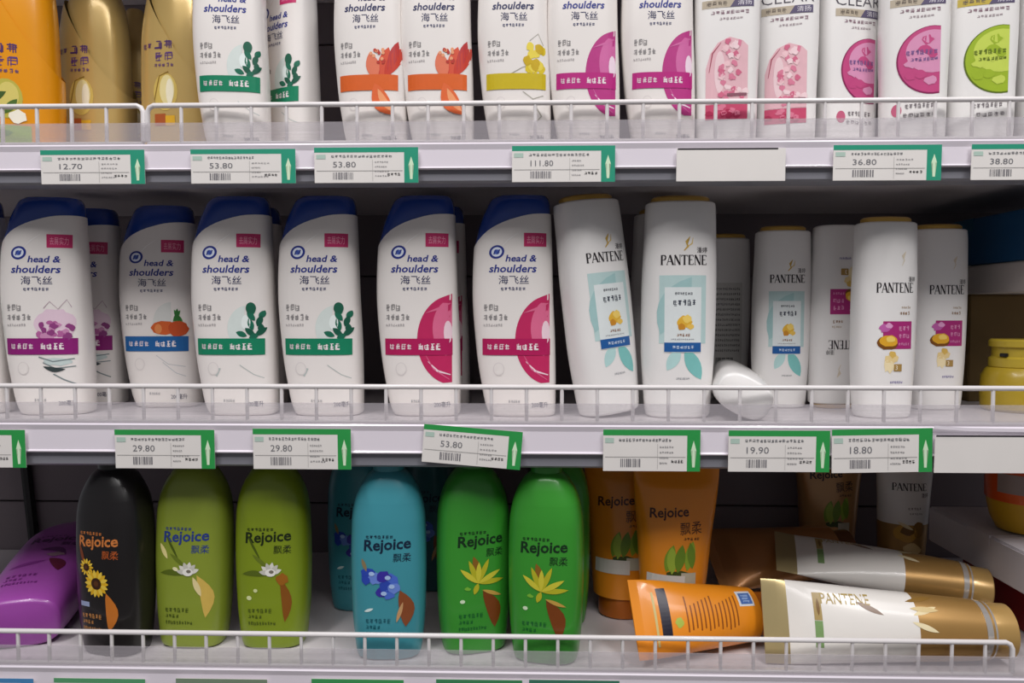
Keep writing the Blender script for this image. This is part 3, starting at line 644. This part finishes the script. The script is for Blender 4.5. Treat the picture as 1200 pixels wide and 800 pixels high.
def round_bottle(px, Y, label, h, v, yaw=0.0, rot=None, sz=1.0, lift=0.0, dx=0.0):
    yc = Y + .027 * sz
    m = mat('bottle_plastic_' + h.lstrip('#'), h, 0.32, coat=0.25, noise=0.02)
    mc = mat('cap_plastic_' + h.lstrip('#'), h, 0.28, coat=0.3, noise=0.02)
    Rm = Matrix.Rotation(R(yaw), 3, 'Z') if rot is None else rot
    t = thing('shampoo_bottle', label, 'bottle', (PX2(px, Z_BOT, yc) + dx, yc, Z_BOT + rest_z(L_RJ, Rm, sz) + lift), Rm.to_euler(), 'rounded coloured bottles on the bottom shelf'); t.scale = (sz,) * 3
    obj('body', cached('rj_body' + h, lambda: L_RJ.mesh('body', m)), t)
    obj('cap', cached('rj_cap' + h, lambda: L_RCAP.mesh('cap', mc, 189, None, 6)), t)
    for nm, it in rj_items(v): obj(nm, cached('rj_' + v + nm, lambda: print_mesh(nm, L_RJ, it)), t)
    return t
round_bottle(139, .016, 'black bottle with sunflower picture', '#1a1718', 'black', -14)
round_bottle(229, .034, 'olive green bottle with blue lettering and gold feather, beside the black bottle', '#8a9a34', 'blueink', 0, rot=Matrix.Rotation(R(1.2), 3, 'Y'))
round_bottle(323, .036, 'olive green bottle with dark lettering, the right one of the olive pair', '#82961f', 'olive', 2)
round_bottle(457, .014, 'teal bottle with blue berries at the front of the bottom shelf', '#3f92a0', 'teal', 3)
round_bottle(424, .135, 'teal bottle standing behind the front teal bottle, seen at its left', '#3f92a0', 'teal', -4)
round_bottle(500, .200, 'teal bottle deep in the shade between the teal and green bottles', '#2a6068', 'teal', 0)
round_bottle(555, .030, 'green bottle with yellow star flower, left one with its edge covered', '#38922e', 'green', 17)
round_bottle(640, .009, 'green bottle with yellow star flower standing in front', '#38922e', 'green', -10)
round_bottle(652, .100, 'green bottle half hidden behind the front green bottle', '#38922e', 'green', -4)
# purple one lying on its back, base towards the aisle
lie = Matrix.Rotation(R(18), 3, 'Z') @ Matrix.Rotation(R(-83), 3, 'X') 
round_bottle(22, .002, 'purple bottle lying on its back with its base towards the aisle', '#98469f', 'purple', rot=lie, sz=1.2)

# ------------------------------------------------------------------ tubes
def tube_loft(H, w_cap, w_top, d, ncap=24):
    return Loft([(ncap, -w_cap, w_cap, d, 2.05), (ncap + H * .2, -w_cap - (w_top - w_cap) * .25, w_cap + (w_top - w_cap) * .25, d * .97, 2.05), (ncap + H * .5, -w_cap - (w_top - w_cap) * .55, w_cap + (w_top - w_cap) * .55, d * .8, 2.05), (ncap + H * .8, -w_top + 1, w_top - 1, d * .42, 2.05), (ncap + H * .93, -w_top, w_top, 1.6, 2.2), (ncap + H, -w_top, w_top, 0.8, 3)])
def cap_loft(w, d, h): return Loft([(0, -w + 2, w - 2, d - 2, 2.05), (1.5, -w, w, d, 2.05), (h - 1, -w + .8, w - .8, d - .8, 2.05), (h, -w + 2, w - 2, d - 2, 2.05)])
class JointLoft:
    """cap and body as one outline for resting height"""
    def __init__(s, a, b): s.a, s.b, s.H = a, b, b.H
    def ring(s, z, an): return s.a.ring(z, an) if z < s.a.H else s.b.ring(z, an)
T_OR = tube_loft(168, 33, 47, 27); T_ORC = cap_loft(27, 25, 24)
T_WG = tube_loft(205, 27, 38, 25); T_WGC = cap_loft(25, 23, 24)
def hair_tube(label, kind, loc, rot, group, lift=0.0, cat='tube', face='front'):
    body, capl = (T_OR, T_ORC) if kind in ('orange', 'bronze', 'brown') else (T_WG, T_WGC)
    col = {'orange': '#e58c1e', 'bronze': '#b88a58', 'brown': '#b07a48', 'whitegold': '#e4e0da'}[kind]
    m = mat('tube_' + kind, col, 0.32, metal={'orange': .0, 'bronze': .35, 'brown': .5, 'whitegold': 0.0}[kind], coat=0.35, noise=0.03)
    mc = mat('tube_cap_' + kind, {'orange': '#b8641a', 'bronze': '#8a6038', 'brown': '#6a4020', 'whitegold': '#b89458'}[kind], 0.3, metal=0.3, coat=0.3)
    mg = mat('tube_gold_foil', '#a8824a', 0.35, metal=0.4, noise=0.05); ms = mat('tube_champagne_crimp', '#b8a678', 0.3, metal=0.5)
    x, y, zs = loc
    t = thing('hair_tube', label, cat, (x, y, zs + rest_z(JointLoft(capl, body), rot) + lift), rot.to_euler(), group)
    zc, zt = 24, body.H
    obj('cap', cached('tb_cap' + kind, lambda: capl.mesh('cap', mc, 0, None, 10)), t)
    if kind == 'whitegold':
        obj('lower_sleeve', cached('tb_low', lambda: body.mesh('lower_sleeve', mg, zc, 92, 14)), t)
        obj('body', cached('tb_body' + kind, lambda: body.mesh('body', m, 92, 206, 18)), t)
        obj('crimp', cached('tb_cr' + kind, lambda: body.mesh('crimp', ms, 206, zt, 6)), t)
        obj('ring', cached('tb_ring', lambda: Loft([(22, -26.5, 26.5, 24.5, 2.05), (32, -27.9, 27.9, 25.6, 2.05)]).mesh('ring', mat('silver_ring_foil', '#cfcac4', .2, metal=.6), 22, 32, 3)), t)
        pr = [('brand_lettering', [(roman('PANTENE', -22, 22, 142, 153), '#3a3230', 1), (text('潘婷', 14, 24, 132, 139), '#4a2a3a', 1), (scribble(-4, 14, 114, 118, 5, 3), '#8a8078', 1), (scribble(-2, 16, 107, 110, 6, 3), '#8a8078', 1)]),
              ('gold_picture', [(blob(-6, 80, 14, 13, .1, 18, 3), '#c8983c', 1), (blob(-4, 84, 9, 7, .15, 14, 4), '#7a5420', 2), (blob(10, 85, 8, 12, .1, 14, 5), '#8a642c', 1), (blob(2, 56, 11, 9, .25, 14, 6), '#dcc084', 1), (leaf(-16, 96, 22, 5, -30), '#e0cfa0', 3)])]
        if face == 'lying':
            pr = [('brand_lettering', [(text('PANTENE', 0, 44, 150, 160, 0, .01, rot=-90), '#a8904c', 1)]),
                  ('gold_strip', [(rect(2, 27, 177, 184), '#a8905a', 1), (leaf(6, 180, 16, 3, 0), '#7a5a2c', 2)]),
                  ('green_strip', [(rect(-22, 1.5, 177, 184), '#7a9a62', 1)]),
                  ('wheat_picture', [(leaf(10, 96, 24, 5, -70), '#e0cfa0', 1), (leaf(16, 98, 26, 5, -92), '#d0b880', 2), (leaf(4, 98, 24, 5, -110), '#e6d8b0', 2), (leaf(22, 100, 28, 4, -80), '#8a6830', 1)]),
                  ('brown_leaf_print', [(leaf(20, 146, 26, 5, -115), '#8a7464', 1)])]
    else:
        obj('body', cached('tb_body' + kind, lambda: body.mesh('body', m, zc, zt - 12, 24)), t)
        obj('crimp', cached('tb_cr' + kind, lambda: body.mesh('crimp', m, zt - 12, zt, 4)), t)
        if face == 'front':
            ik = '#4a2418' if kind != 'bronze' else '#2a1a20'
            pr = [('brand_lettering', [(text('Rejoice', -30, 12, 126, 140, .1, .02, rot=5), ik, 1), (text('飘柔', 2, 26, 112, 125, .1, .02, rot=5), ik, 1), (scribble(6, 24, 106, 109, 5, 4), ik, 1)]),
                  ('picture', [(leaf(-12, 72, 30, 11, 75), '#7a9a2a', 2), (leaf(-6, 70, 29, 11, 90), '#9ab43c', 3), (leaf(0, 72, 30, 11, 80), '#6a8a24', 4), (leaf(10, 74, 32, 11, 78), '#8aa832', 3), (leaf(16, 76, 28, 9, 95), '#6c8c28', 4), (blob(2, 70, 13, 4, .2, 14, 3), '#3a4a1a', 3)] + ([(rect(-31, 8, 53, 69), '#d6d2cc', 5)] if kind == 'orange' else []) + [(rect(4, 20, 58, 72), '#b8b4a0', 4)])]
        elif face == 'back':
            rows = [[rect(-22, 22, 128 - i * 5.2, 129.6 - i * 5.2)] for i in range(12)]
            pr = [('dark_stripe', [(rect(-24, 34, 148, 160), '#1c1a2c', 1), (rect(-34, 30, 164, 166.5), '#c8b878', 1)]),
                  ('small_print', [([rect(-20 + (i * 7) % 5, 22 - (i * 11) % 13, 126 - i * 5.6, 127.8 - i * 5.6) for i in range(13)], '#8a4a14', 1), (blob(-8, 138, 6, 5, .2, 12, 3), '#a8b84a', 1)]),
                  ('sticker', [(rect(6, 25, 32, 54), '#d2d6da', 1), (rect(8.5, 22.5, 34, 51), '#4a6aa8', 2), (scribble(10, 21, 37, 48, 3, 4), '#8aa4d0', 3)])]
        else: pr = []
    for nm, it in pr: obj(nm, cached('tb_' + kind + face + nm, lambda: print_mesh(nm, body, it)), t)
    return t
RX, RY, RZ = [lambda a, k=k: Matrix.Rotation(R(a), 3, k) for k in 'XYZ']
GT = 'squeeze tubes on the bottom shelf'
hair_tube('orange tube standing on its cap beside the green bottles', 'orange', (PX2(728, Z_BOT, .150), .150, Z_BOT), RY(1) @ RZ(-6), GT)
hair_tube('orange tube with green fruit picture standing upright, right one of the pair', 'orange', (PX2(786, Z_BOT, .102), .102, Z_BOT), RY(1.5), GT)
def lying(label, kind, px, Y, length, yaw, roll, pitch=0.0, lift=0.0, sc_=1.0, face='front'):
    """a tube lying with its crimped end at column px and depth Y, pointing right"""
    rot = RZ(yaw) @ RY(pitch) @ RX(roll) @ RY(-90)
    x = PX2(px, Z_BOT + .03, Y); L = length * sc_ * .001
    t = hair_tube(label, kind, (x + L * math.cos(R(yaw)) * math.cos(R(pitch)), Y + L * math.sin(R(yaw)), Z_BOT), rot, GT, lift=lift, face=face)
    t.scale = (sc_,) * 3
    return t
lying('orange tube lying on its edge showing its back print and blue sticker', 'orange', 742, .024, 192, 20, -30, 5, 0, 0.82, face='back')
lying('brown tube lying behind the orange back-print tube', 'brown', 832, .178, 192, 8, -52, -2, .024, 0.92, face='none')
hair_tube('bronze tube standing on its cap against the back of the bottom shelf', 'bronze', (PX2(968, Z_BOT, .300), .300, Z_BOT), RY(0.5), GT)
hair_tube('white and gold tube standing upright at the back', 'whitegold', (PX2(1054, Z_BOT, .262), .262, Z_BOT), RY(1.5) , GT).scale = (1, 1, .86)
lying('white and gold tube lying across the heap, the upper one', 'whitegold', 908, .148, 229, -13, -70, 7, .027, 0.96, face='lying')
lying('white and gold tube lying at the front of the bottom shelf', 'whitegold', 894, .036, 229, 0, -22, 2, .003, 1.06, face='lying')

# ------------------------------------------------------------------ jars, tubs, cartons at the right
def lathe(name, prof, m, seg=36):
    vs, fs = [], []
    for r, z in prof:
        for k in range(seg): vs.append((r * math.cos(2 * math.pi * k / seg) * .001, r * math.sin(2 * math.pi * k / seg) * .001, z * .001))
    for i in range(len(prof) - 1):
        for k in range(seg):
            k2 = (k + 1) % seg; fs.append((i * seg + k, i * seg + k2, (i + 1) * seg + k2, (i + 1) * seg + k))
    fs.append(tuple(range(seg))[::-1]); fs.append(tuple((len(prof) - 1) * seg + k for k in range(seg)))
    return mesh_from(name, vs, fs, [m], smooth=35)
M_YEL = mat('yellow_jar_plastic', '#ac9226', 0.35, coat=0.2); M_YEL2 = mat('yellow_lid_plastic', '#b8a034', 0.35, coat=0.2)
def yellow_jar(px, Y, label):
    t = thing('cosmetic_jar', label, 'jar', (PX2(px, Z_MID, Y), Y, Z_MID), None, 'yellow jars')
    obj('body', cached('jar_body', lambda: lathe('body', [(32, 0), (35, 3), (36, 20), (35, 38), (31, 46), (29, 48)], M_YEL)), t)
    l = obj('lid', cached('jar_lid', lambda: lathe('lid', [(27, 47.6), (28, 49), (28, 58), (25, 60), (25, 70), (28, 71), (28, 77), (26, 79)], M_YEL2)), t)
    for k in range(5):
        o = obj('tab', cached('jar_tab', lambda: box_mesh('tab', .0255, .0285, -.004, .004, .0602, .0640, M_BLACK, .0004)), l); o.rotation_euler.z = R(-150 + k * 60)
yellow_jar(1191, .125, 'yellow jar with ridged lid at the right end of the middle shelf')
def carton(name, label, cx, cy, z, wx, wy, h, yaw, m, mtape, cat='box'):
    t = thing(name, label, cat, (cx, cy, z), (0, 0, R(yaw)))
    obj('body', box_mesh('body', -wx / 2, wx / 2, -wy / 2, wy / 2, 0, h, m, .0012), t)
    obj('flap', box_mesh('flap', -wx / 2 + .002, wx / 2 - .002, -wy / 2 + .001, -.001, h - .0002, h + .0011, m, .0003), t)
    obj('flap', box_mesh('flap', -wx / 2 + .002, wx / 2 - .002, .001, wy / 2 - .001, h - .0002, h + .0011, m, .0003), t)
    obj('tape', box_mesh('tape', -wx / 2 - .0004, wx / 2 + .0004, -.02, .02, h * .75, h + .0014, mtape, .0002), t)
    return t
M_BROWN = mat('brown_cardboard', '#6a5530', 0.8, noise=0.1, nscale=60); M_TAPE = mat('parcel_tape', '#8a7448', 0.3)
M_GREYC = mat('white_carton', '#b4aeaa', 0.6); M_BLUEC = mat('navy_blue_carton', '#1c4a72', 0.3, coat=0.3); M_BLT = mat('blue_carton_print', '#24526e', 0.3)
zA, zB, zC = .129, .164, .2195
bx0 = P(1131, 300, .20).x
carton('cardboard_carton', 'brown cardboard carton at the back right of the middle shelf', bx0 + .11, .275, Z_MID, .20, .14, zA, 0, M_BROWN, M_TAPE)
carton('white_carton', 'flat white carton stacked on the brown cardboard carton', bx0 + .10, .212, Z_MID + zA + .0015, .20, .25, zB - zA - .003, 0, M_GREYC, M_GREYC)
carton('blue_carton', 'navy blue carton topmost in the stack at the right', bx0 + .10, .205, Z_MID + zB + .0002, .20, .25, zC - zB - .002, 0, M_BLUEC, M_BLT)

# white box with orange and yellow tubs on top (bottom right)
wx0 = P(1104, 600, .20).x; wz0 = P(1095, 641, .20).z - Z_BOT; wz1 = P(1095, 600, .20).z - Z_BOT
M_TRAY = mat('white_tray_card', '#c6c0c4', 0.55)
M_RED = mat('dark_red_carton', '#8a1c1e', 0.4)
carton('white_box', 'flat white box at the bottom right carrying orange and yellow tubs', wx0 + .09, .125, Z_BOT + wz0, .18, .21, wz1 - wz0 - .0014, 0, M_TRAY, M_TRAY)
carton('red_carton', 'dark red carton under the flat white box', wx0 + .105, .150, Z_BOT, .13, .15, wz0 - .0015, 0, M_RED, M_RED)
M_ORT = mat('orange_tub_plastic', '#d4521a', 0.35, coat=0.3); M_YET = mat('yellow_tub_plastic', '#c89a20', 0.4)
def tub(x, y, z, label):
    t = thing('hair_mask_tub', label, 'tub', (x, y, z), None, 'orange and yellow tubs on the white box')
    obj('body', cached('tub_b', lambda: lathe('body', [(24, 0), (30, 2), (36, 14), (39, 28), (40, 36)], M_YET)), t)
    obj('lid', cached('tub_l', lambda: lathe('lid', [(40.5, 35.5), (41.5, 37), (41.5, 70), (39, 73)], M_ORT)), t)
    obj('label', cached('tub_p', lambda: mesh_from('label', [(41.8 * .001 * math.cos(R(-165 + 10 * i)), 41.8 * .001 * math.sin(R(-165 + 10 * i)), zz_) for zz_ in (.046, .067) for i in range(6)], [(i, i + 1, 7 + i, 6 + i) for i in range(5)], [ink('#9a8a86')], smooth=30)), t)
tub(wx0 + .053, .125, Z_BOT + wz1 + .0006, 'orange lidded yellow tub on the white box, the left one')
tub(wx0 + .139, .110, Z_BOT + wz1 + .0006, 'orange lidded yellow tub on the white box, the right one partly out of frame')

# ------------------------------------------------------------------ price tags
GREEN = '#2f9a4c'; TEAL = '#2f9a7c'
M_GLOSS = mat('glossy_tag_sleeve', '#e2e0dc', 0.15, coat=0.6)
def price_tag(px0, px1, pytop, level, label, price=None, col=GREEN, tilt=0.0, h=None, arrow=True, seed=1, name='price_tag'):
    zt, zb = {'top': (Z_TOP, ZB_TOP), 'mid': (Z_MID, ZB_MID), 'bot': (Z_BOT, ZB_BOT)}[level]
    Yt = -0.0046
    a, b = P(px0, pytop, Yt), P(px1, pytop, Yt)
    W = (b.x - a.x) * 1000; H = h or (a.z - zb) * 1000 + 1.0
    t = thing(name, label, 'price tag', ((a.x + b.x) / 2, Yt, a.z), (R(1.5), R(tilt), 0), 'price tags on the shelf edges')
    hw = W / 2
    obj('card', box_mesh('card', -hw * .001, hw * .001, 0, .0007, -H * .001, 0, M_CARD, .0002), t)
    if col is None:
        obj('gap_shadow', print_mesh('gap_shadow', None, [(rect(-hw + 1, hw * .86, -1.4, .2), '#3a383a', 0)], base=.05), t)  # dark strip painted as the shadowed gap along the card's top edge
        return t
    obj('coloured_border', print_mesh('coloured_border', None, [(rect(-hw, hw, -H * .14, 0), col, 0), (rect(hw - W * .135, hw, -H, -H * .14), col, 0)], base=.1), t)
    if arrow:
        ax = hw - W * .068
        obj('arrow', print_mesh('arrow', None, [([(ax - 1.2, -H * .9), (ax + 1.2, -H * .9), (ax + 1.2, -H * .5), (ax + 2.6, -H * .5), (ax, -H * .26), (ax - 2.6, -H * .5), (ax - 1.2, -H * .5)], '#d8f0d0', 1)]), t)
    rd = random.Random(seed)
    it = [(scribble(-hw + W * .16, hw - W * .2 - rd.random() * W * .2, -H * .29, -H * .21, 16, seed), '#7c7e82', 1),
          (rect(-hw + W * .02, -hw + W * .11, -H * .32, -H * .2), '#b4ccc0', 1), (rect(-hw + W * .02, hw - W * .15, -H * .665, -H * .65), '#a8a6a4', 1),
          (rect(W * .06, W * .063, -H * .95, -H * .34), '#b0aeac', 1)]
    for i in range(4): it.append((scribble(W * .08, W * .16 + rd.random() * W * .1, -H * (.44 + .13 * i), -H * (.39 + .13 * i), 6, seed + i), '#9a989a', 1))
    it.append((scribble(W * .2, W * .33, -H * .8, -H * .72, 4, seed), '#3c3a3c', 1))
    obj('small_print', print_mesh('small_print', None, it), t)
    if price: obj('price_lettering', print_mesh('price_lettering', None, [(text(price, -hw + W * .18, -hw + W * .40, -H * .56, -H * .40), '#75757a', 1)]), t)
    bars = []; x = -hw + W * .18
    while x < -hw + W * .38:
        ww = rd.choice((.5, .8, 1.2)); bars.append(rect(x, x + ww, -H * .9, -H * .7)); x += ww + rd.choice((.5, .8, 1.1))
    obj('barcode', print_mesh('barcode', None, [(bars, '#77757a', 1)]), t)
    return t
price_tag(47, 169, 176, 'top', 'teal-edged price tag under the gold bottles on the top shelf', '12.70', TEAL, seed=1)
price_tag(223, 346, 175, 'top', 'teal-edged price tag under the two green-banded bottles on the top shelf', '53.80', TEAL, seed=2)
price_tag(368, 490, 173, 'top', 'teal-edged price tag under the coral flower bottles', '53.80', TEAL, seed=3)
price_tag(600, 721, 171, 'top', 'teal-edged price tag under the yellow flower bottle', '111.80', TEAL, seed=4)
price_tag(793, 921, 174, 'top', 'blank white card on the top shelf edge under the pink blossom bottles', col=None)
price_tag(977, 1104, 170, 'top', 'teal-edged price tag under the rose half-disc bottles', '36.80', TEAL, seed=6)
price_tag(1139, 1262, 169, 'top', 'teal-edged price tag at the right edge under the lime half-disc bottle', '38.80', TEAL, seed=7)
price_tag(-88, 29, 503, 'mid', 'green-edged price tag cut by the left edge of the photo', '29.80', GREEN, seed=8)
price_tag(134, 251, 503, 'mid', 'green-edged price tag under the blue-banded carrot bottle', '29.80', GREEN, seed=9)
price_tag(296, 411, 502, 'mid', 'green-edged price tag between the two green-banded bottles of the middle shelf', '29.80', GREEN, seed=10)
price_tag(497, 613, 501, 'mid', 'green-edged price tag hanging crooked under the crimson-disc bottles', '53.80', GREEN, tilt=4.6, h=37, seed=11)
price_tag(707, 821, 503, 'mid', 'green-edged price tag under the leaning pearl bottle', None, GREEN, seed=12)
price_tag(854, 973, 504, 'mid', 'green-edged price tag under the upside-down bottle, left one of the joined pair', '19.90', GREEN, seed=13)
price_tag(975, 1093, 502, 'mid', 'green-edged price tag under the magenta-panelled bottles, right one of the joined pair', '18.80', GREEN, tilt=-1.2, seed=14)
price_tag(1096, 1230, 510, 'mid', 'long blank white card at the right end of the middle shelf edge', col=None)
for i, (a, b, c, lab) in enumerate([(-70, 39, '#4a8ac0', 'blue-edged price tag under the purple lying bottle'), (63, 170, '#5aa070', 'green-edged price tag under the black bottle'), (206, 313, '#7c9078', 'grey-green price tag under the olive bottles'),
    (365, 473, '#3f9a58', 'green-edged price tag under the teal bottle'), (511, 612, '#3f8a5a', 'green-edged price tag under the left green bottle'), (620, 726, '#3f7a64', 'dark green-edged price tag under the right green bottle')]):
    price_tag(a, b, 793.5 + i * .5, 'bot', lab, None, c, seed=20 + i)
# peeling clear cover at the right end of the middle price strip
pc = thing('loose_cover_strip', 'narrow white cover strip peeling off the middle shelf edge at the right', 'strip', (P(1092, 501, -.003).x, -.0035, P(1092, 501, -.003).z))
L_ = .13
obj('strip', mesh_from('strip', [(x, y - .0002, z) for x, y, z in [(0, -.004, .0025), (L_ * .25, -.003, .0005), (L_, 0, -.001), (L_, 0, -.0045), (L_ * .25, -.003, -.0025), (0, -.004, -.0002)]] + [(x, y + .0006, z) for x, y, z in [(0, -.004, .0025), (L_ * .25, -.003, .0005), (L_, 0, -.001), (L_, 0, -.0045), (L_ * .25, -.003, -.0025), (0, -.004, -.0002)]],
    [(0, 1, 4, 5), (1, 2, 3, 4), (6, 11, 10, 7), (7, 10, 9, 8), (0, 6, 7, 1), (1, 7, 8, 2), (5, 4, 10, 11), (4, 3, 9, 10), (0, 5, 11, 6), (2, 8, 9, 3)], [M_STRIP], smooth=0), pc)

# dark strap hanging in front of the back panel at the lower left
st = thing('black_strap', 'dark slanted strap against the back panel above the purple bottle', 'strap', (P(36, 640, DEPTH - .01).x, DEPTH - .008, Z_BOT))
a, b = P(27, 540, DEPTH - .008), P(41, 640, DEPTH - .008)
obj('strap', tube_mesh('strap', [(b.x - st.location.x, 0, 0.001), (a.x - st.location.x - .004, 0, ZB_MID - Z_BOT + .015)], .007, M_BLACK, 8), st)
